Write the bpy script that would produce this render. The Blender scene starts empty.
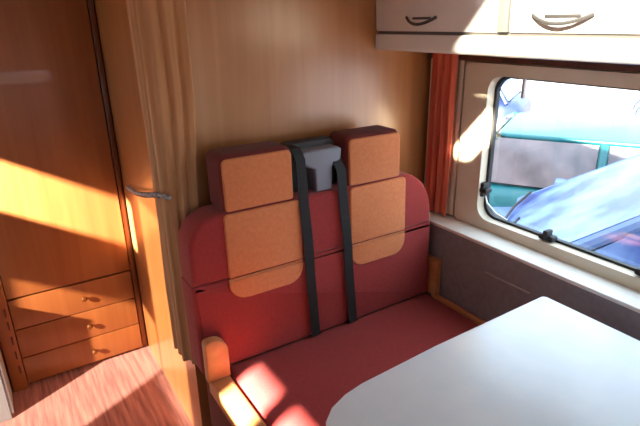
import bpy, bmesh, math, random
from mathutils import Vector, Matrix

random.seed(7)
C = bpy.context.scene.collection
scene = bpy.context.scene

# ------------------------------------------------------------------ camera
YAW, PITCH, ROLL, FPX = 0.556895, 0.357739, -0.018581, 516.8
cam_d = bpy.data.cameras.new('camera')
cam_d.sensor_width = 36.0
cam_d.lens = FPX / 640.0 * 36.0
cam_d.clip_start = 0.02
cam = bpy.data.objects.new('camera', cam_d)
C.objects.link(cam)
_cy, _sy, _cp, _sp = math.cos(YAW), math.sin(YAW), math.cos(PITCH), math.sin(PITCH)
_f = Vector((_sy*_cp, _cy*_cp, -_sp)); _r = Vector((_cy, -_sy, 0)); _u = _r.cross(_f)
_r2 = math.cos(ROLL)*_r + math.sin(ROLL)*_u
_u2 = -math.sin(ROLL)*_r + math.cos(ROLL)*_u
cam.matrix_world = Matrix(((_r2.x, _u2.x, -_f.x, 0.0), (_r2.y, _u2.y, -_f.y, 0.0), (_r2.z, _u2.z, -_f.z, 1.45), (0, 0, 0, 1)))
scene.camera = cam

# ------------------------------------------------------------------ sky, sun, exposure
world = bpy.data.worlds.new('sky')
scene.world = world
world.use_nodes = True
bg = world.node_tree.nodes['Background']
bg.inputs['Color'].default_value = (0.80, 0.90, 1.0, 1)
bg.inputs['Strength'].default_value = 7.6

sun_d = bpy.data.lights.new('sun', 'SUN')
sun_d.energy = 108.0
sun_d.color = (1.0, 0.90, 0.72)
sun_d.angle = math.radians(1.6)
sun = bpy.data.objects.new('sun', sun_d)
C.objects.link(sun)
SUN = Vector((1.0, 0.5, -0.58)).normalized()
sun.rotation_euler = SUN.to_track_quat('-Z', 'Y').to_euler()
sun.location = (-6, -3, 5)

scene.view_settings.view_transform = 'Standard'
scene.view_settings.look = 'None'
scene.view_settings.gamma = 1.0
scene.view_settings.use_curve_mapping = False
scene.view_settings.exposure = 0.22
scene.cycles.use_denoising = True
scene.cycles.max_bounces = 10
scene.cycles.diffuse_bounces = 6
scene.cycles.sample_clamp_indirect = 6.0


# ------------------------------------------------------------------ materials
def srgb(r, g, b):
    def f(c):
        c /= 255.0
        return c/12.92 if c <= 0.04045 else ((c+0.055)/1.055)**2.4
    return (f(r), f(g), f(b), 1.0)


def base_mat(name, rough=0.5, metal=0.0, coat=0.0, sheen=0.0):
    m = bpy.data.materials.new(name)
    m.use_nodes = True
    nt = m.node_tree
    b = nt.nodes['Principled BSDF']
    b.inputs['Roughness'].default_value = rough
    b.inputs['Metallic'].default_value = metal
    b.inputs['Coat Weight'].default_value = coat
    b.inputs['Sheen Weight'].default_value = sheen
    return m, nt, b


def noise_mat(name, c1, c2, scale=(20, 20, 20), rough=0.5, metal=0.0, coat=0.0, sheen=0.0, detail=4.0,
              lo=0.35, hi=0.65, bump=0.0, distort=0.0):
    m, nt, b = base_mat(name, rough, metal, coat, sheen)
    tc = nt.nodes.new('ShaderNodeTexCoord')
    mp = nt.nodes.new('ShaderNodeMapping')
    mp.inputs['Scale'].default_value = scale
    nz = nt.nodes.new('ShaderNodeTexNoise')
    nz.inputs['Scale'].default_value = 1.0
    nz.inputs['Detail'].default_value = detail
    nz.inputs['Distortion'].default_value = distort
    rp = nt.nodes.new('ShaderNodeValToRGB')
    rp.color_ramp.elements[0].position = lo
    rp.color_ramp.elements[1].position = hi
    rp.color_ramp.elements[0].color = c1
    rp.color_ramp.elements[1].color = c2
    nt.links.new(tc.outputs['Object'], mp.inputs['Vector'])
    nt.links.new(mp.outputs['Vector'], nz.inputs['Vector'])
    nt.links.new(nz.outputs['Fac'], rp.inputs['Fac'])
    nt.links.new(rp.outputs['Color'], b.inputs['Base Color'])
    if bump:
        bp = nt.nodes.new('ShaderNodeBump')
        bp.inputs['Strength'].default_value = bump
        bp.inputs['Distance'].default_value = 0.004
        nt.links.new(nz.outputs['Fac'], bp.inputs['Height'])
        nt.links.new(bp.outputs['Normal'], b.inputs['Normal'])
    return m


def plain(name, c, rough=0.5, metal=0.0, coat=0.0):
    c2 = (min(1, c[0]*1.06), min(1, c[1]*1.06), min(1, c[2]*1.06), 1)
    return noise_mat(name, c, c2, (9, 9, 9), rough, metal, coat)


def clear_glass(name, tint, gloss=0.06):
    m = bpy.data.materials.new(name)
    m.use_nodes = True
    nt = m.node_tree
    nt.nodes.clear()
    out = nt.nodes.new('ShaderNodeOutputMaterial')
    tr = nt.nodes.new('ShaderNodeBsdfTransparent')
    tr.inputs['Color'].default_value = tint
    gl = nt.nodes.new('ShaderNodeBsdfGlossy')
    gl.inputs['Roughness'].default_value = 0.03
    mx = nt.nodes.new('ShaderNodeMixShader')
    mx.inputs['Fac'].default_value = gloss
    nt.links.new(tr.outputs[0], mx.inputs[1])
    nt.links.new(gl.outputs[0], mx.inputs[2])
    nt.links.new(mx.outputs[0], out.inputs['Surface'])
    return m


WOOD_LIT = noise_mat('cherry_wood_lit', srgb(172, 110, 62), srgb(190, 130, 80), (26, 26, 1.6), 0.38, distort=0.6, coat=1.0, lo=.25, hi=.75)  # same wood as the wardrobe, lightened to carry the window glare
WOOD_LIT.node_tree.nodes['Principled BSDF'].inputs['Coat Roughness'].default_value = 0.24
WOOD_SHADED = noise_mat('cherry_wood_shaded', srgb(134, 76, 40), srgb(152, 92, 50), (26, 26, 1.6), 0.38, distort=0.6, coat=0.1, lo=.25, hi=.75)  # darker copy of the same wood, shade of the wardrobe in its colour
WOOD_PALE = noise_mat('pale_cherry_wood', srgb(188, 122, 76), srgb(206, 140, 92), (22, 3, 22), 0.42, distort=0.4)
WOOD_DARK = noise_mat('dark_gap_wood', srgb(74, 34, 16), srgb(92, 44, 22), (26, 26, 1.6), 0.6)
RED = noise_mat('wine_red_fabric', srgb(146, 40, 40), srgb(156, 46, 44), (110, 110, 110), 0.9, sheen=0.15, bump=0.04)
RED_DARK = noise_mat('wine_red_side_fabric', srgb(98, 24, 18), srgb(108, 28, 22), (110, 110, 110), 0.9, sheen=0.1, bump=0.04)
ORANGE = noise_mat('apricot_fabric', srgb(206, 122, 76), srgb(214, 130, 82), (90, 90, 90), 0.9, sheen=0.15, bump=0.03)
CURT_ORANGE = noise_mat('terracotta_curtain', srgb(206, 92, 66), srgb(222, 110, 80), (60, 60, 6), 0.85, sheen=0.2)
CURT_BEIGE = noise_mat('tan_curtain', srgb(188, 136, 92), srgb(202, 152, 106), (40, 40, 2), 0.8, sheen=0.2)
CREAM = noise_mat('cream_plastic', srgb(214, 200, 176), srgb(222, 209, 186), (8, 8, 8), 0.45)
CREAM_WALL = noise_mat('cream_wall_board', srgb(206, 190, 164), srgb(216, 201, 176), (8, 8, 8), 0.7)
SILL = noise_mat('white_sill_plastic', srgb(232, 228, 218), srgb(240, 236, 228), (8, 8, 8), 0.4)
GREY_BOARD = noise_mat('grey_board', srgb(126, 118, 122), srgb(136, 128, 132), (50, 50, 50), 0.7)
PULL = plain('pale_pull_metal', srgb(186, 180, 180), 0.35, 0.3)
WHITE_LAC = noise_mat('white_lacquer', srgb(236, 234, 230), srgb(242, 240, 236), (6, 6, 6), 0.22, coat=0.5)
TABLE_W = noise_mat('white_table_laminate', srgb(232, 242, 252), srgb(238, 246, 254), (14, 14, 14), 0.28)
TABLE_EDGE = plain('pale_grey_edge', srgb(186, 190, 196), 0.5)
CHROME = plain('brushed_steel', srgb(190, 190, 192), 0.28, 0.9)
BLACK = plain('black_rubber', srgb(26, 25, 27), 0.6)
BELT = noise_mat('black_webbing', srgb(20, 19, 22), srgb(30, 28, 32), (20, 20, 300), 0.75)
PLASTIC = plain('grey_belt_plastic', srgb(124, 127, 140), 0.5)
PLASTIC_D = plain('dark_belt_plastic', srgb(46, 44, 50), 0.55)
HANDLE = plain('grey_handle_metal', srgb(84, 82, 84), 0.4, 0.3)
GAP_SHADE = plain('grey_gap_shade', srgb(96, 92, 90), 0.6)
SHADE_STRIP = plain('pale_grey_shade_strip', srgb(128, 124, 120), 0.5)
CORD = noise_mat('silver_blue_cord', srgb(96, 100, 116), srgb(190, 188, 190), (120, 120, 120), 0.6)
KNOB = plain('brown_knob', srgb(112, 66, 32), 0.35, 0.4)
KITCHEN = plain('pale_grey_laminate', srgb(150, 158, 168), 0.5)
CEIL = plain('ceiling_board', srgb(150, 132, 112), 0.8)
WALL_L = plain('left_wall_board', srgb(120, 84, 54), 0.8)
GROUND = noise_mat('pale_concrete', srgb(112, 104, 108), srgb(132, 122, 124), (1.5, 1.5, 1.5), 0.9)
GLASS = clear_glass('acrylic_pane', (0.73, 0.78, 0.81, 1), 0.05)


def carpet_mat():
    m, nt, b = base_mat('rose_carpet', 1.0, sheen=0.4)
    tc = nt.nodes.new('ShaderNodeTexCoord')
    mp = nt.nodes.new('ShaderNodeMapping')
    mp.inputs['Scale'].default_value = (70, 5, 70)
    mp.inputs['Rotation'].default_value = (0, 0, 0.25)
    nz = nt.nodes.new('ShaderNodeTexNoise'); nz.inputs['Scale'].default_value = 1.0; nz.inputs['Detail'].default_value = 5
    rp = nt.nodes.new('ShaderNodeValToRGB')
    rp.color_ramp.elements[0].position = 0.36; rp.color_ramp.elements[0].color = srgb(132, 74, 72)
    rp.color_ramp.elements[1].position = 0.66; rp.color_ramp.elements[1].color = srgb(184, 120, 112)
    bp = nt.nodes.new('ShaderNodeBump'); bp.inputs['Strength'].default_value = 0.4; bp.inputs['Distance'].default_value = 0.004
    nt.links.new(tc.outputs['Object'], mp.inputs['Vector']); nt.links.new(mp.outputs['Vector'], nz.inputs['Vector'])
    nt.links.new(nz.outputs['Fac'], rp.inputs['Fac']); nt.links.new(rp.outputs['Color'], b.inputs['Base Color'])
    nt.links.new(nz.outputs['Fac'], bp.inputs['Height']); nt.links.new(bp.outputs['Normal'], b.inputs['Normal'])
    return m


CARPET = carpet_mat()


# ------------------------------------------------------------------ mesh helpers (all in place coordinates)
def add_box(bm, x0, x1, y0, y1, z0, z1, bev=0.0, seg=2):
    t = bmesh.new()
    bmesh.ops.create_cube(t, size=1.0)
    for v in t.verts:
        v.co = Vector(((x0+x1)/2 + v.co.x*(x1-x0), (y0+y1)/2 + v.co.y*(y1-y0), (z0+z1)/2 + v.co.z*(z1-z0)))
    if bev > 0:
        bmesh.ops.bevel(t, geom=t.edges[:], offset=bev, segments=seg, profile=0.5, affect='EDGES')
    merge(bm, t)


def merge(bm, t):
    me = bpy.data.meshes.new('tmp')
    t.to_mesh(me); t.free()
    bm.from_mesh(me)
    bpy.data.meshes.remove(me)


def add_prism(bm, pts, to3, d0, d1, bev=0.0, seg=2):
    """outline pts (2D) swept from depth d0 to d1; to3(a, b, d) gives the place point."""
    t = bmesh.new()
    a = [t.verts.new(to3(p[0], p[1], d0)) for p in pts]
    b = [t.verts.new(to3(p[0], p[1], d1)) for p in pts]
    f0 = t.faces.new(a); f1 = t.faces.new(b)
    n = len(pts)
    for i in range(n):
        t.faces.new((a[i], b[i], b[(i+1) % n], a[(i+1) % n]))
    bmesh.ops.recalc_face_normals(t, faces=t.faces[:])
    if bev > 0:
        eds = list(f0.edges) + list(f1.edges)
        bmesh.ops.bevel(t, geom=eds, offset=bev, segments=seg, profile=0.5, affect='EDGES')
    merge(bm, t)


def rounded(x0, x1, z0, z1, r, n=6):
    """rounded rectangle; r = (bottom-left, bottom-right, top-right, top-left)"""
    cs = [(x0, z0, 1, 1, math.pi), (x1, z0, -1, 1, 1.5*math.pi), (x1, z1, -1, -1, 0), (x0, z1, 1, -1, .5*math.pi)]
    out = []
    for (cx, cz, sx, sz, a0), rr in zip(cs, r):
        if rr <= 0:
            out.append((cx, cz)); continue
        for k in range(n+1):
            a = a0 + k/n*math.pi/2
            out.append((cx + sx*rr + rr*math.cos(a), cz + sz*rr + rr*math.sin(a)))
    return out


def add_tube(bm, pts, r, n=8, closed=False, ry=None):
    t = bmesh.new()
    pts = [Vector(p) for p in pts]
    rings = []
    m = len(pts)
    for i, p in enumerate(pts):
        a = pts[(i-1) % m] if (closed or i > 0) else p
        b = pts[(i+1) % m] if (closed or i < m-1) else p
        d = (b-a).normalized()
        up = Vector((0, 0, 1)) if abs(d.z) < 0.9 else Vector((1, 0, 0))
        s = d.cross(up).normalized(); w = s.cross(d)
        q = r if ry is None else ry
        rings.append([t.verts.new(p + s*r*math.cos(2*math.pi*k/n) + w*q*math.sin(2*math.pi*k/n)) for k in range(n)])
    for i in range(m if closed else m-1):
        A, B = rings[i], rings[(i+1) % m]
        for k in range(n):
            t.faces.new((A[k], A[(k+1) % n], B[(k+1) % n], B[k]))
    if not closed:
        t.faces.new(rings[0]); t.faces.new(rings[-1])
    bmesh.ops.recalc_face_normals(t, faces=t.faces[:])
    merge(bm, t)


def add_lathe(bm, prof, org, axis, n=20):
    """prof: (radius, distance along axis) pairs"""
    t = bmesh.new()
    ax = Vector(axis).normalized()
    u = ax.orthogonal().normalized(); w = ax.cross(u)
    o = Vector(org)
    rings = [[t.verts.new(o + ax*h + (u*math.cos(2*math.pi*k/n) + w*math.sin(2*math.pi*k/n))*max(r, 1e-4)) for k in range(n)] for r, h in prof]
    for A, B in zip(rings, rings[1:]):
        for k in range(n):
            t.faces.new((A[k], A[(k+1) % n], B[(k+1) % n], B[k]))
    t.faces.new(rings[0]); t.faces.new(rings[-1])
    bmesh.ops.recalc_face_normals(t, faces=t.faces[:])
    merge(bm, t)


ORG = {}


def obj(name, bm, mat, parent=None, smooth=40):
    me = bpy.data.meshes.new(name)
    o = bpy.data.objects.new(name, me)
    if parent is not None:
        org = ORG[parent.name]
        o.parent = parent
    else:
        xs = [v.co for v in bm.verts]
        org = Vector(((min(v.x for v in xs)+max(v.x for v in xs))/2, (min(v.y for v in xs)+max(v.y for v in xs))/2, min(v.z for v in xs)))
        o.location = org
    bmesh.ops.translate(bm, verts=bm.verts[:], vec=-org)
    bm.to_mesh(me); bm.free()
    me.materials.append(mat)
    for p in me.polygons:
        p.use_smooth = True
    me.set_sharp_from_angle(angle=math.radians(smooth))
    C.objects.link(o)
    ORG[o.name] = org
    return o


def thing(name, label, cat, loc, group=None):
    o = bpy.data.objects.new(name, None)
    o.empty_display_size = 0.1
    C.objects.link(o)
    o.location = loc
    ORG[o.name] = Vector(loc)
    o['label'] = label; o['category'] = cat
    if group:
        o['group'] = group
    return o


def tag(o, label, cat, group=None, kind=None):
    o['label'] = label; o['category'] = cat
    if group:
        o['group'] = group
    if kind:
        o['kind'] = kind
    return o


def struct(name, bm, mat, label, cat, parent=None):
    o = obj(name, bm, mat, parent)
    if parent is None:
        o['kind'] = 'structure'; o['label'] = label; o['category'] = cat
    return o


def B():
    return bmesh.new()


def boxes(*bs, bev=0.0):
    bm = B()
    for b in bs:
        add_box(bm, *b, bev=bev)
    return bm


XZ = lambda a, b, d: Vector((a, d, b))      # outline in x,z swept along y
YZ = lambda a, b, d: Vector((d, a, b))      # outline in y,z swept along x
XY = lambda a, b, d: Vector((a, b, d))      # outline in x,y swept along z

# ------------------------------------------------------------------ room shell
XR, YB, XL, YW, ZC, XW = 1.42, 1.47, 0.405, 2.205, 2.0, -0.75
WY0, WY1, WZ0, WZ1 = 0.38, 1.188, 0.765, 1.278     # opening of the side window

struct('floor', boxes((-0.8, 1.46, -1.9, 2.75, -0.06, 0.0)), CARPET, 'rose pink streaked carpet on the motorhome floor', 'floor')
struct('wall_right', boxes((XR, XR+.035, -1.9, WY0, 0, ZC), (XR, XR+.035, WY1, 2.75, 0, ZC),
                           (XR, XR+.035, WY0, WY1, 0, WZ0), (XR, XR+.035, WY0, WY1, WZ1, ZC)),
       CREAM_WALL, 'cream side wall around the window', 'wall')
struct('wall_back', boxes((XL, XR, YB, YB+.03, 0, ZC)), WOOD_LIT, 'cherry wood panel wall behind the double seat', 'wall')
struct('wall_partition', boxes((XL, XL+.03, YB+.03, YW+.03, 0, ZC)), WOOD_LIT, 'cherry wood partition along the aisle beside the wardrobe', 'wall')
struct('wall_rear', boxes((-0.8, XR, 2.72, 2.75, 0, ZC)), WOOD_DARK, 'dark rear wall', 'wall')
# left wall: out of view, with openings added and shaped to throw the sun patches
DY0, DY1, DZ1 = 0.92, 2.02, 1.80
L2 = (0.24, 0.37, 0.43, 0.60, 1.10, 1.205)  # slots added to throw the small sun patches on the seat
struct('wall_left', boxes((XW-.03, XW, -1.9, L2[0], 0, ZC), (XW-.03, XW, L2[0], L2[3], 0, L2[4]), (XW-.03, XW, L2[0], L2[3], L2[5], ZC),
                          (XW-.03, XW, L2[1], L2[2], L2[4], L2[5]),
                          (XW-.03, XW, L2[3], DY0, 0, ZC), (XW-.03, XW, DY0, DY1, DZ1, ZC),
                          (XW-.03, XW, DY1, 2.75, 0, ZC)), WALL_L, 'beige left wall with added slots that throw sun on the seat', 'wall')
# unseen door, added; its pane shapes and tints set the sun patches
door = bpy.data.objects.new('added_door_1', None)
C.objects.link(door)
door.location = (XW-.015, DY0, 0); ORG['added_door_1'] = Vector(door.location)
door['kind'] = 'structure'; door['label'] = 'unseen added door with panes that shape and dim the sun'; door['category'] = 'door'
P1 = (1.55, 1.97, 1.20, 1.425)  # strip added for the sun band on the wardrobe
P2 = (1.418, 1.86, 0.05, 0.92)  # tinted pane added for weaker sun on carpet and drawers
P3 = (1.0, 1.41, 0.66, 1.50)  # tinted pane added only to brighten the partition
D0, D1 = XW-.028, XW-.002
obj('added_door_leaf', boxes((D0, D1, DY0, P3[0], 0, DZ1), (D0, D1, P3[0], P3[1], 0, P3[2]), (D0, D1, P3[0], P3[1], P3[3], DZ1), (D0, D1, P3[1], P2[0], 0, DZ1),
                       (D0, D1, P2[0], DY1, P1[3], DZ1), (D0, D1, P2[0], P1[0], P2[3], P1[3]), (D0, D1, P1[0], DY1, P2[3], P1[2]), (D0, D1, P1[1], DY1, P1[2], P1[3]),
                       (D0, D1, P2[1], DY1, 0, P2[3]), (D0, D1, P2[0], P2[1], 0, P2[2])), WALL_L, door)
obj('added_tint_pane', boxes((XW-.018, XW-.012, P3[0]-.001, P3[1]+.001, P3[2]-.001, P3[3]+.001)), clear_glass('smoked_pane', (.36, .34, .32, 1), .03), door)
obj('pane', boxes((XW-.018, XW-.012, P1[0]-.001, P1[1]+.001, P1[2]-.001, P1[3]+.001)), clear_glass('clear_pane', (.97, .97, .97, 1), .03), door)
obj('sun_dimming_pane', boxes((XW-.018, XW-.012, P2[0]-.001, P2[1]+.001, P2[2]-.001, P2[3]+.001)), clear_glass('added_tint_pane', (.38, .36, .34, 1), .03), door)
# unseen roof, hatch cut where it throws sun on the overhead cabinet
H = (0.03, 0.31, -0.01, 0.55)
V = (-0.36, -0.04, 0.36, 0.43)          # extra roof slot, added for the sun patch on the window frame
struct('ceiling', boxes((-0.8, V[0], -1.9, 2.75, ZC, ZC+.01), (V[0], V[1], -1.9, V[2], ZC, ZC+.01), (V[0], V[1], V[3], 2.75, ZC, ZC+.01),
                        (V[1], H[0], -1.9, 2.75, ZC, ZC+.01), (H[1], 1.46, -1.9, 2.75, ZC, ZC+.01),
                        (H[0], H[1], -1.9, H[2], ZC, ZC+.01), (H[0], H[1], H[3], 2.75, ZC, ZC+.01)), CEIL, 'ceiling with a roof hatch and an added slot that let the sun in', 'ceiling')
hatch = obj('added_hatch_pane', boxes((H[0]+.0005, H[1]-.0005, H[2]+.0005, H[3]-.0005, ZC+.003, ZC+.008)), clear_glass('smoked_hatch_pane', (.48, .48, .47, 1), .04))  # pane added to weaken the sun on the cabinet doors
hatch['kind'] = 'structure'; hatch['label'] = 'smoked pane added to the roof hatch to dim the sun'; hatch['category'] = 'window'
# front bulkhead with a low opening towards the cab
struct('wall_front', boxes((-0.8, 1.46, -1.93, -1.9, 0, 1.0), (-0.8, 1.46, -1.93, -1.9, 1.2, ZC)), WALL_L, 'front bulkhead under the windscreen', 'wall')
GZ = -0.80
struct('ground', boxes((-60, 60, -60, 60, GZ-.05, GZ)), GROUND, 'pale concrete parking ground', 'ground')


# ------------------------------------------------------------------ side window
win = bpy.data.objects.new('window_1', None)
C.objects.link(win)
win.location = (XR, (WY0+WY1)/2, WZ0); ORG['window_1'] = Vector(win.location)
win['kind'] = 'structure'; win['label'] = 'cream framed side window with black seal'; win['category'] = 'window'


def ring(bm, outer, inner, to3, d0, d1):
    t = bmesh.new()
    n = len(outer)
    vs = [[t.verts.new(to3(p[0], p[1], d)) for p in pts] for d in (d0, d1) for pts in (outer, inner)]
    o0, i0, o1, i1 = vs
    for k in range(n):
        j = (k+1) % n
        t.faces.new((o0[k], o0[j], i0[j], i0[k])); t.faces.new((o1[k], i1[k], i1[j], o1[j]))
        t.faces.new((o0[k], o1[k], o1[j], o0[j])); t.faces.new((i0[k], i0[j], i1[j], i1[k]))
    bmesh.ops.recalc_face_normals(t, faces=t.faces[:])
    merge(bm, t)


bm = B()
ring(bm, rounded(WY0-.12, WY1+.095, WZ0-.03, WZ1+.03, (.02,)*4), rounded(WY0+.008, WY1-.008, WZ0+.008, WZ1-.008, (.05,)*4), YZ, XR-.022, XR+.03)
obj('window_frame', bm, CREAM, win)
bm = B()
ring(bm, rounded(WY0+.002, WY1-.002, WZ0+.002, WZ1-.002, (.055,)*4), rounded(WY0+.02, WY1-.018, WZ0+.016, WZ1-.016, (.05,)*4), YZ, XR+.012, XR+.028)
obj('rubber_seal', bm, BLACK, win)
bm = B()
add_prism(bm, rounded(WY0+.012, WY1-.012, WZ0+.01, WZ1-.01, (.05,)*4), YZ, XR+.021, XR+.025)
pane = obj('pane', bm, GLASS, win)
pane['label'] = 'clear acrylic pane'


def latch(y, z, rot):
    bm = B()
    add_prism(bm, rounded(-.026, .026, -.009, .009, (.006,)*4), lambda a, b, d: Vector((d, y + a*math.cos(rot)-b*math.sin(rot), z + a*math.sin(rot)+b*math.cos(rot))), XR-.012, XR+.016, .003)
    add_prism(bm, rounded(-.008, .008, -.004, .026, (.004,)*4), lambda a, b, d: Vector((d, y + a*math.cos(rot)-b*math.sin(rot), z + a*math.sin(rot)+b*math.cos(rot))), XR-.018, XR+.014, .003)
    return obj('window_latch', bm, BLACK, win)


latch(0.905, WZ0+.02, 0)
latch(WY1-.012, 0.875, math.pi/2)
latch(0.60, WZ0+.02, 0)
bm = B()
add_tube(bm, [(XR+.004, WY1-.014, .86), (XR+.006, WY1-.03, .825), (XR+.008, WY1-.07, .797), (XR+.008, WY1-.12, .788)], .0035)
obj('stay_arm', bm, CHROME, win)
bm = B()
add_box(bm, XR+.006, XR+.018, 1.062, 1.072, 1.205, WZ1-.004, .002)
obj('catch_post', bm, PULL, win)

# brown trim strip under the overhead cabinet, above the window
struct('trim_1', boxes((XR-.03, XR, 0.1, YB-.002, 1.312, 1.345), bev=.004), WOOD_DARK, 'brown trim strip under the overhead cabinet', 'trim')

# ------------------------------------------------------------------ wardrobe at the end of the aisle
wx0, wx1 = -0.163, 0.403
wt = thing('wardrobe', 'tall cherry wood wardrobe at the end of the aisle beside the partition', 'wardrobe', ((wx0+wx1)/2, YW+.2, 0))
obj('carcass', boxes((wx0, wx0+.055, YW, YW+.45, 0, 1.99), (wx1-.022, wx1, YW+.03, YW+.45, 0, 1.99), (wx0+.055, wx1-.022, YW+.03, YW+.45, 0, 0.02),
                     (wx0+.055, wx1-.022, YW+.43, YW+.45, .02, 1.99), (wx0+.055, wx1-.022, YW+.03, YW+.43, .405, .425), (wx0+.055, wx1-.022, YW+.03, YW+.43, 1.97, 1.99), bev=.002), WOOD_SHADED, wt)
dx0, dx1 = wx0+.058, wx1-.030
obj('door', boxes((dx0, dx1, YW-.002, YW+.02, .425, 1.965), bev=.004), WOOD_SHADED, wt)
zs = [(.022, .145), (.149, .28), (.284, .417)]
for z0, z1 in zs:
    d = obj('drawer', boxes((dx0, dx1, YW-.002, YW+.03, z0, z1), bev=.003), WOOD_SHADED, wt)
    bm = B()
    add_lathe(bm, [(.005, 0), (.005, .012), (.011, .016), (.012, .022), (.008, .028), (.0, .029)], (0.168, YW-.002, (z0+z1)/2), (0, -1, 0), 14)
    obj('knob', bm, KNOB, d)
for z in (.10, .17, .24, .31, .37):
    obj('hinge', boxes((wx0+.038, wx0+.044, YW-.004, YW+.002, z-.018, z+.018), bev=.001), WOOD_DARK, wt)

# low grey cabinet at the foot of the wardrobe
kt = thing('step_cabinet', 'low pale grey cabinet at the far left edge beside the wardrobe foot', 'cabinet', (-.45, 2.1, 0))
obj('cabinet_body', boxes((XW+.01, -.178, 2.03, YW-.02, 0.0, .42), bev=.004), KITCHEN, kt)
obj('cabinet_top', boxes((XW+.005, -.168, 2.025, YW-.012, .42, .44), bev=.004), TABLE_EDGE, kt)
dd = obj('side_panel', boxes((-.178, -.168, 2.035, YW-.025, .02, .41), bev=.003), KITCHEN, kt)

# ------------------------------------------------------------------ overhead cabinet above the window
XC = 1.15
oc = thing('overhead_cabinet', 'white lacquered overhead cabinet above the window', 'cabinet', (1.28, .9, 1.35))
obj('cabinet_body', boxes((XC+.02, XR-.001, 0.08, YB-.002, 1.352, 1.9), bev=.002), WHITE_LAC, oc)
bm = B()
add_prism(bm, rounded(XC, XC+.03, 1.35, 1.402, (.01, .0, .0, .004), 5), lambda a, b, d: Vector((a, d, b)), 0.08, YB-.002)
obj('valance', bm, WHITE_LAC, oc)


obj('gap_shade', boxes((XC+.010, XC+.02, .09, YB-.004, 1.398, 1.42)), GAP_SHADE, oc)  # grey strip put in so the sunlit gap reads as shaded
obj('shade_strip', boxes((XC-.005, XC+.02, .926, .958, 1.412, 1.79), bev=.002), SHADE_STRIP, oc)  # grey strip standing in for the shade between two doors


def cab_door(y0, y1, hy, hw):
    bm = B()
    prof = [(XC+.022, 1.411), (XC+.004, 1.411), (XC, 1.416), (XC-.004, 1.50), (XC, 1.62), (XC+.012, 1.74), (XC+.02, 1.79), (XC+.03, 1.79)]
    add_prism(bm, prof, lambda a, b, d: Vector((a, d, b)), y0, y1, .0025)
    d = obj('cabinet_door', bm, WHITE_LAC, oc)
    bm = B()
    pts = []
    for k in range(13):
        t = k/12*2-1
        pts.append((XC-.006-.016*(1-t*t), hy+t*hw/2, 1.452 - .020*(1-t*t)))
    add_tube(bm, pts, .004, 8, ry=.0045)
    add_box(bm, XC-.006, XC-.0005, hy-hw*.30, hy+hw*.30, 1.4455, 1.4525, .002)
    obj('bow_handle', bm, HANDLE, d)


cab_door(0.962, YB-.004, 1.243, .13)
cab_door(0.46, 0.922, .775, .155)
cab_door(0.09, 0.452, .27, .14)

# ------------------------------------------------------------------ grey side locker with white sill
XK = 1.312
lk = thing('side_locker', 'grey board side locker with white sill under the window', 'locker', (1.365, .8, 0))
obj('locker_body', boxes((XK, XR-.001, 0.1, YB-.003, 0.0, .722), bev=.003), GREY_BOARD, lk)
obj('sill', boxes((XK-.004, XR-.001, 0.1, YB-.003, .7225, .736), bev=.004), SILL, lk)
obj('pull_strip', boxes((XK-.006, XK, .865, 1.045, .632, .638), bev=.002), PULL, lk)

# ------------------------------------------------------------------ double travel seat
seat = thing('double_seat', 'double red and apricot travel seat with headrests against the wood wall', 'seat', (.85, 1.1, 0))
TILT = 0.035
lean = lambda y, z: y + TILT*(z-.44)
LXZ = lambda a, b, d: Vector((a, lean(d, b), b))
obj('seat_base', boxes((.398, 1.285, .84, 1.34, 0.0, .40), bev=.004), RED_DARK, seat)
bm = B(); add_box(bm, .447, 1.287, .80, 1.30, .385, .452, .022, 4); obj('seat_cushion', bm, RED, seat)
for x0, x1, zt in ((.384, .445, .452), (1.288, 1.309, .455)):
    bm = B(); add_box(bm, x0, x1, .80, 1.272, .395, zt, .008, 3); obj('wood_rail', bm, WOOD_PALE, seat)
bm = B(); add_prism(bm, rounded(.376, .446, .452, .588, (.0, .0, .045, .012), 8), XZ, 1.238, 1.272, .005); obj('wood_upright', bm, WOOD_PALE, seat)
bm = B(); add_prism(bm, rounded(1.286, 1.31, .455, .60, (.0, .0, .006, .014), 5), XZ, 1.245, 1.31, .003); obj('wood_upright', bm, WOOD_PALE, seat)
# lower back, rounded shoulders above a seam
SEAM = .745
bm = B(); add_prism(bm, rounded(.372, 1.283, .455, SEAM, (.01, .01, .004, .004), 3), LXZ, 1.275, 1.385, .014, 4); obj('lumbar_cushion', bm, RED, seat)


def shoulder_outline():
    p = [(.376, SEAM), (1.281, SEAM), (1.279, .79)]
    for k in range(1, 9):                       # long right shoulder
        a = k/8*math.pi/2
        p.append((1.279-.13+.13*math.cos(a), .79+.155*math.sin(a)))
    for k in range(0, 9):                       # left shoulder
        a = math.pi/2+k/8*math.pi/2
        p.append((.378+.095+.095*math.cos(a), .855+.09*math.sin(a)))
    return p


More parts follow.
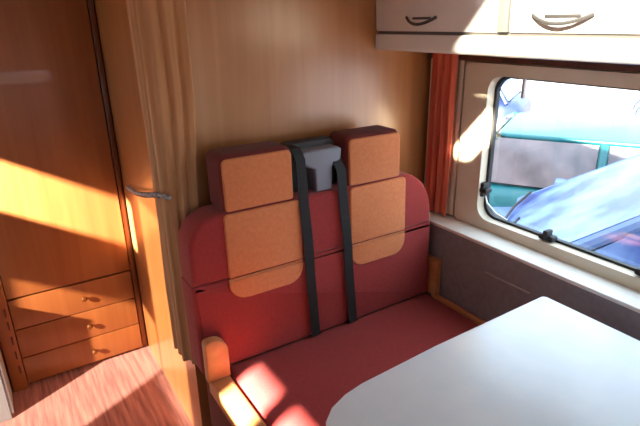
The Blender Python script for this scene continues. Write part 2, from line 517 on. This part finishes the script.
bm = B(); add_prism(bm, shoulder_outline(), LXZ, 1.275, 1.385, .014, 4); obj('back_cushion', bm, RED, seat)
for x0, x1 in ((.488, .715), (.912, 1.128)):
    bm = B(); add_prism(bm, rounded(x0, x1, .945, 1.108, (.012, .012, .022, .022), 5), LXZ, 1.278, 1.385, .012, 4)
    h = obj('headrest', bm, RED_DARK, seat)
    bm = B(); add_prism(bm, rounded(x0+.006, x1-.004, .948, 1.098, (.01, .01, .016, .016), 5), LXZ, 1.270, 1.282, .005, 3)
    o = obj('headrest_panel', bm, ORANGE, h); o['label'] = 'apricot headrest panel'
for x0, x1, zb in ((.478, .732, .672), (.910, 1.152, .662)):
    bm = B(); add_prism(bm, rounded(x0+.006, x1, SEAM+.002, .942, (.006, .006, .014, .014), 4), LXZ, 1.268, 1.28, .006, 3)
    o = obj('shoulder_panel', bm, ORANGE, seat); o['label'] = 'apricot upper back panel'
    bm = B(); add_prism(bm, rounded(x0+.004, x1, zb, SEAM-.002, (.055, .055, .004, .004), 7), LXZ, 1.268, 1.28, .006, 3)
    o = obj('lumbar_panel', bm, ORANGE, seat); o['label'] = 'apricot lower back panel'
# belt guide between the headrests
bm = B()
add_prism(bm, rounded(.722, .905, .94, 1.10, (.01, .01, .02, .02), 5), LXZ, 1.335, 1.38, .008, 3)
hs = obj('belt_housing', bm, PLASTIC_D, seat)
bm = B()
add_prism(bm, [(.800, .948), (.858, .948), (.862, 1.02), (.893, 1.04), (.897, 1.072), (.885, 1.08), (.762, 1.08), (.752, 1.07), (.755, 1.04), (.795, 1.02)], LXZ, 1.282, 1.34, .007, 3)
o = obj('belt_guide', bm, PLASTIC, hs); o['label'] = 'grey T shaped belt guide'


def strap(xa, xb, za, zb):
    bm = B()
    t = bmesh.new()
    w = .0165
    path = [(xa-.004, 1.345, za+.012), (xa-.002, 1.285, za+.01), (xa, 1.262, za-.02)]
    for k in range(1, 9):
        q = k/8
        path.append((xa+(xb-xa)*q, 1.262 - (.004 if .3 < q < .6 else 0), za-.02+(zb-za+.02)*q))
    path.append((xb+.001, 1.29, zb-.012))
    rows = []
    for (x, y, z) in path:
        yy = lean(y, z)
        rows.append([t.verts.new((x-w, yy, z)), t.verts.new((x+w, yy, z)), t.verts.new((x+w, yy+.003, z)), t.verts.new((x-w, yy+.003, z))])
    for A, Bq in zip(rows, rows[1:]):
        for k in range(4):
            t.faces.new((A[k], A[(k+1) % 4], Bq[(k+1) % 4], Bq[k]))
    t.faces.new(rows[0]); t.faces.new(rows[-1])
    bmesh.ops.recalc_face_normals(t, faces=t.faces[:])
    merge(bm, t)
    return obj('belt_strap', bm, BELT, seat)


strap(.735, .763, 1.085, .462)
strap(.880, .915, 1.03, .462)

# ------------------------------------------------------------------ table
tb = thing('dining_table', 'white topped dining table with rounded corner in front of the red seat', 'table', (.8, .35, 0))


def table_outline(g=0.0):
    far = [(1.192-g, .735-g), (1.186-g, .743-g), (1.178-g, .7455-g)]
    pts = [(1.192-g, .06+g)] + far + [(.775, .739-g), (.63, .731-g)]
    c = [(.55, .727), (.50, .718), (.455, .70), (.425, .675), (.408, .645), (.40, .60)]
    pts += [(x+g*.7, y-g*.7) for x, y in c]
    pts += [(.395+g, .2), (.42+g, .10), (.48+g, .06+g)]
    return pts


bm = B(); add_prism(bm, table_outline(), XY, .695, .722, .004, 3); obj('tabletop', bm, TABLE_W, tb)
bm = B(); add_prism(bm, table_outline(.008), XY, .678, .695, .003); obj('edge_trim', bm, TABLE_EDGE, tb)
bm = B(); add_lathe(bm, [(.035, .02), (.035, .66), (.07, .665), (.09, .678)], (.8, .4, 0), (0, 0, 1), 20); obj('leg', bm, CHROME, tb)
bm = B(); add_lathe(bm, [(.16, 0), (.16, .012), (.06, .022), (.04, .03)], (.8, .4, 0), (0, 0, 1), 24); obj('foot_plate', bm, CHROME, tb)


# ------------------------------------------------------------------ curtains
def pleated(path, z0, z1, amp, folds, th=.004, pinch=None, rows=14, phase=0.0):
    """a hanging cloth following a floor path, with folds; pinch(z) squeezes it"""
    path = [Vector((p[0], p[1], 0)) for p in path]
    L = [0.0]
    for a, b in zip(path, path[1:]):
        L.append(L[-1]+(b-a).length)
    n = folds*10

    def at(s):
        d = s*L[-1]
        for i in range(len(path)-1):
            if d <= L[i+1] or i == len(path)-2:
                q = (d-L[i])/(L[i+1]-L[i])
                t = (path[i+1]-path[i]).normalized()
                return path[i].lerp(path[i+1], q), Vector((-t.y, t.x, 0))
    bm = B()
    fr, bk = [], []
    for r in range(rows+1):
        z = z0+(z1-z0)*r/rows
        k = pinch(z) if pinch else 1.0
        f1, f2 = [], []
        for i in range(n+1):
            s = i/n
            p, nn = at(.5+(s-.5)*k)
            off = amp*(math.sin(s*folds*2*math.pi+phase+.5*math.sin(3*z+s*5))+.35*math.sin(s*folds*4.6*math.pi+1+z))
            a = p+nn*off
            f1.append(bm.verts.new((a.x, a.y, z))); b = a+nn*th
            f2.append(bm.verts.new((b.x, b.y, z)))
        fr.append(f1); bk.append(f2)
    for r in range(rows):
        for i in range(n):
            bm.faces.new((fr[r][i], fr[r][i+1], fr[r+1][i+1], fr[r+1][i]))
            bm.faces.new((bk[r][i], bk[r+1][i], bk[r+1][i+1], bk[r][i+1]))
        for i in (0, n):
            bm.faces.new((fr[r][i], fr[r+1][i], bk[r+1][i], bk[r][i]))
    for i in range(n):
        for r in (0, rows):
            bm.faces.new((fr[r][i], bk[r][i], bk[r][i+1], fr[r][i+1]))
    bmesh.ops.recalc_face_normals(bm, faces=bm.faces[:])
    return bm


ct = thing('window_curtain', 'terracotta orange curtain hanging beside the window in the corner', 'curtain', (1.375, 1.38, .74))
obj('curtain_cloth', pleated([(1.385, 1.308), (1.380, 1.418)], .742, 1.345, .009, 3), CURT_ORANGE, ct, 80)
obj('curtain_lining', pleated([(1.407, 1.295), (1.404, 1.455)], .742, 1.345, .002, 4), CREAM, ct, 80)

at_ = thing('aisle_curtain', 'tan curtain gathered at the corner between the aisle and the red seat', 'curtain', (.40, 1.5, .4))
pz = lambda z: 1.0 if z > 1.25 else (.8+.2*abs(z-.9)/.35 if z > .55 else .9)
obj('curtain_cloth', pleated([(.372, 1.585), (.372, 1.53), (.374, 1.46), (.395, 1.425), (.44, 1.425), (.487, 1.432)], .40, 1.96, .0075, 6, pinch=pz, rows=22), CURT_BEIGE, at_, 80)
bm = B(); add_tube(bm, [(.38, 1.72, 1.97), (.38, 1.46, 1.97), (.40, 1.43, 1.97), (.50, 1.43, 1.97)], .008)
obj('curtain_rail', bm, CREAM, at_)

tbk = thing('curtain_tieback', 'silver blue cord tieback around the tan aisle curtain', 'tieback', (.37, 1.7, .9))
bm = B()
pts = [(.394, 2.09, .832), (.385, 1.98, .852), (.372, 1.82, .886), (.356, 1.66, .928), (.350, 1.56, .955), (.352, 1.47, .98), (.375, 1.405, .985)]
add_tube(bm, pts, .0055, 8)
for i in range(len(pts)-1):
    a, b = Vector(pts[i]), Vector(pts[i+1])
    for q in (.25, .75):
        p = a.lerp(b, q)
        add_tube(bm, [p+Vector((0, -.006, -.002)), p+Vector((0, .006, .002))], .0075, 8)
obj('cord', bm, CORD, tbk)
bm = B(); add_lathe(bm, [(.010, 0), (.010, .003), (.004, .005), (.004, .012), (.006, .015), (.0, .017)], (.405, 2.10, .832), (-1, 0, 0), 14)
obj('hook', bm, CHROME, tbk)


# ------------------------------------------------------------------ cars outside
def paint(name, c, rough=0.45):
    return noise_mat(name, c, (c[0]*1.05, c[1]*1.05, c[2]*1.05, 1), (3, 3, 3), rough, coat=0.15)


GREYGLASS = noise_mat('grey_car_glass', srgb(70, 62, 68), srgb(122, 106, 108), (3, 3, 3), 0.15, coat=0.3)
SKYGLASS = noise_mat('sky_painted_car_glass', srgb(36, 60, 120), srgb(116, 142, 192), (3.5, 3.5, 3.5), 0.3, coat=0.0)  # blue and pale blotches paint a sky reflection into the glass
SKYGLASS.node_tree.nodes['Principled BSDF'].inputs['Specular IOR Level'].default_value = 0.25
TYRE = plain('tyre_rubber', srgb(34, 34, 36), 0.85)
RIM = plain('alloy_rim', srgb(176, 178, 182), 0.3, 0.8)
LAMP = plain('lamp_lens', srgb(226, 232, 238), 0.1)


def car(label, group, loc, rz, body, L=4.1, W=1.72, Ht=1.45, belt=.92, nose=.75, glass=None):
    """origin on the ground at the middle; nose towards local +y"""
    CARGLASS = glass or SKYGLASS
    t = thing('parked_car', label, 'car', loc, group)
    M = Matrix.Translation(Vector(loc)) @ Matrix.Rotation(rz, 4, 'Z')

    def put(bm):
        bmesh.ops.transform(bm, matrix=M, verts=bm.verts[:])
        return bm
    # body shell: stations along the length
    hl = L/2
    st = [(-hl, .80, .34, belt-.14), (-hl+.10, .92, .24, belt-.02), (-hl+.6, 1.0, .20, belt+.02), (-.3, 1.0, .18, belt), (hl*.42, 1.0, .18, belt-.02),
          (hl*.62, .985, .19, belt-.08), (hl-.35, .93, .22, nose+.02), (hl-.08, .80, .28, nose-.10), (hl, .68, .36, nose-.22)]
    bm = B(); rows = []
    for y, k, zb, zt in st:
        w = W/2*k
        half = [(0, zb), (w*.88, zb), (w*.98, zb+.12), (w, (zb+zt)/2), (w*.96, zt-.10), (w*.88, zt-.015), (w*.6, zt+.02), (0, zt+.035)]
        loop = [(x, z) for x, z in half]+[(-x, z) for x, z in half[-2:0:-1]]
        rows.append([bm.verts.new((x, y, z)) for x, z in loop])
    for A, Bq in zip(rows, rows[1:]):
        for k in range(len(A)):
            bm.faces.new((A[k], A[(k+1) % len(A)], Bq[(k+1) % len(A)], Bq[k]))
    bm.faces.new(rows[0]); bm.faces.new(rows[-1])
    bmesh.ops.recalc_face_normals(bm, faces=bm.faces[:])
    obj('body_shell', put(bm), body, t, 50)
    # cabin
    yb, yr0, yr1, yf = -hl+.22, -hl+.62, hl*.12, hl*.50
    wb, wr = W/2*.90, W/2*.70
    zb = belt-.02
    bm = B()
    add_prism(bm, rounded(-wr, wr, yr0, yr1, (.12,)*4, 4), XY, Ht-.045, Ht, .02, 3)
    obj('roof', put(bm), body, t)

    def panel(name, q, mat, th=.02):
        bm = B()
        q = [Vector(v) for v in q]
        n = (q[1]-q[0]).cross(q[3]-q[0]).normalized()
        a = [bm.verts.new(v) for v in q]; b = [bm.verts.new(v-n*th) for v in q]
        bm.faces.new(a); bm.faces.new(b[::-1])
        for k in range(4):
            bm.faces.new((a[k], a[(k+1) % 4], b[(k+1) % 4], b[k]))
        bmesh.ops.recalc_face_normals(bm, faces=bm.faces[:])
        return obj(name, put(bm), mat, t)
    zr = Ht-.03
    panel('windscreen', [(-wb+.05, yf, zb+.02), (wb-.05, yf, zb+.02), (wr-.03, yr1+.02, zr), (-wr+.03, yr1+.02, zr)], CARGLASS)
    panel('rear_window', [(wb-.06, yb, zb+.05), (-wb+.06, yb, zb+.05), (-wr+.04, yr0-.02, zr), (wr-.04, yr0-.02, zr)], CARGLASS)
    ym = (yr0+yr1)/2-.05
    for s in (-1, 1):
        panel('side_window', [(s*(wb-.01), ym+.04, zb+.03), (s*(wb-.01), yf-.16, zb+.03), (s*(wr+.0), yr1-.02, zr-.01), (s*(wr+.0), ym+.04, zr-.01)][::s], CARGLASS)
        panel('side_window', [(s*(wb-.01), yb+.22, zb+.03), (s*(wb-.01), ym-.04, zb+.03), (s*(wr+.0), ym-.04, zr-.01), (s*(wr+.0), yr0+.04, zr-.01)][::s], CARGLASS)
        for (a, b) in (((s*(wb-.02), yf, zb), (s*(wr-.01), yr1, zr)), ((s*(wb), ym, zb), (s*(wr+.01), ym, zr)), ((s*(wb-.03), yb+.02, zb), (s*(wr-.02), yr0, zr))):
            bm = B(); add_tube(bm, [a, b], .035, 8); obj('pillar', put(bm), body, t)
        bm = B(); add_prism(bm, rounded(0, .18, 0, .13, (.03, .05, .05, .03), 4), lambda a, b, d: Vector((s*(wb+.0+a), d, zb+.05+b)), yf-.30, yf-.22, .015); obj('wing_mirror', put(bm), body, t)
        bm = B(); add_prism(bm, rounded(0, .30, 0, .13, (.04,)*4, 4), lambda a, b, d: Vector((s*(W/2*.40+a), d-a*.25, nose-.16+b)), hl-.10, hl-.01, .01); obj('headlamp', put(bm), LAMP, t)
        for yy in (-hl*.62, hl*.64):
            bm = B()
            add_lathe(bm, [(.20, 0), (.29, .0), (.315, .03), (.315, .17), (.29, .20), (.20, .20)], (s*(W/2-.19) if s > 0 else -(W/2-.19), yy, .315), (s, 0, 0), 24)
            w = obj('wheel', put(bm), TYRE, t)
            bm = B(); add_lathe(bm, [(.205, .17), (.2, .205), (.08, .19), (.05, .21), (0, .21)], (s*(W/2-.19), yy, .315), (s, 0, 0), 20)
            obj('rim', put(bm), RIM, w)
    for s in (-.45, .15):
        bm = B(); add_tube(bm, [(s, yf+.03, zb+.045), (s+.25, yf-.0, zb+.075), (s+.5, yf-.08, zb+.125)], .010, 6); obj('wiper', put(bm), BLACK, t)
    return t


G = GZ
RZ = math.radians(30)
g = 'cars parked outside'
car('blue car parked right beside the window with sky reflection painted on its windscreen', g, (3.17, 1.12, G), RZ, paint('silver_blue_paint', srgb(84, 106, 150)), L=4.1, W=1.72, Ht=1.42)
car('turquoise car parked in the row behind the nearest blue one', g, (4.40, 3.12, G), RZ, paint('turquoise_paint', srgb(8, 96, 100)), L=4.0, Ht=1.28, belt=.86, glass=GREYGLASS)
car('white car parked in the row behind the turquoise one', g, (8.4, 3.0, G), RZ, paint('white_paint', srgb(236, 236, 240)), L=4.3, Ht=1.5)
car('dark navy car parked farthest back at the upper left of the window', g, (6.85, 7.6, G), RZ, paint('navy_paint', srgb(24, 36, 70)), L=4.2, Ht=1.5)
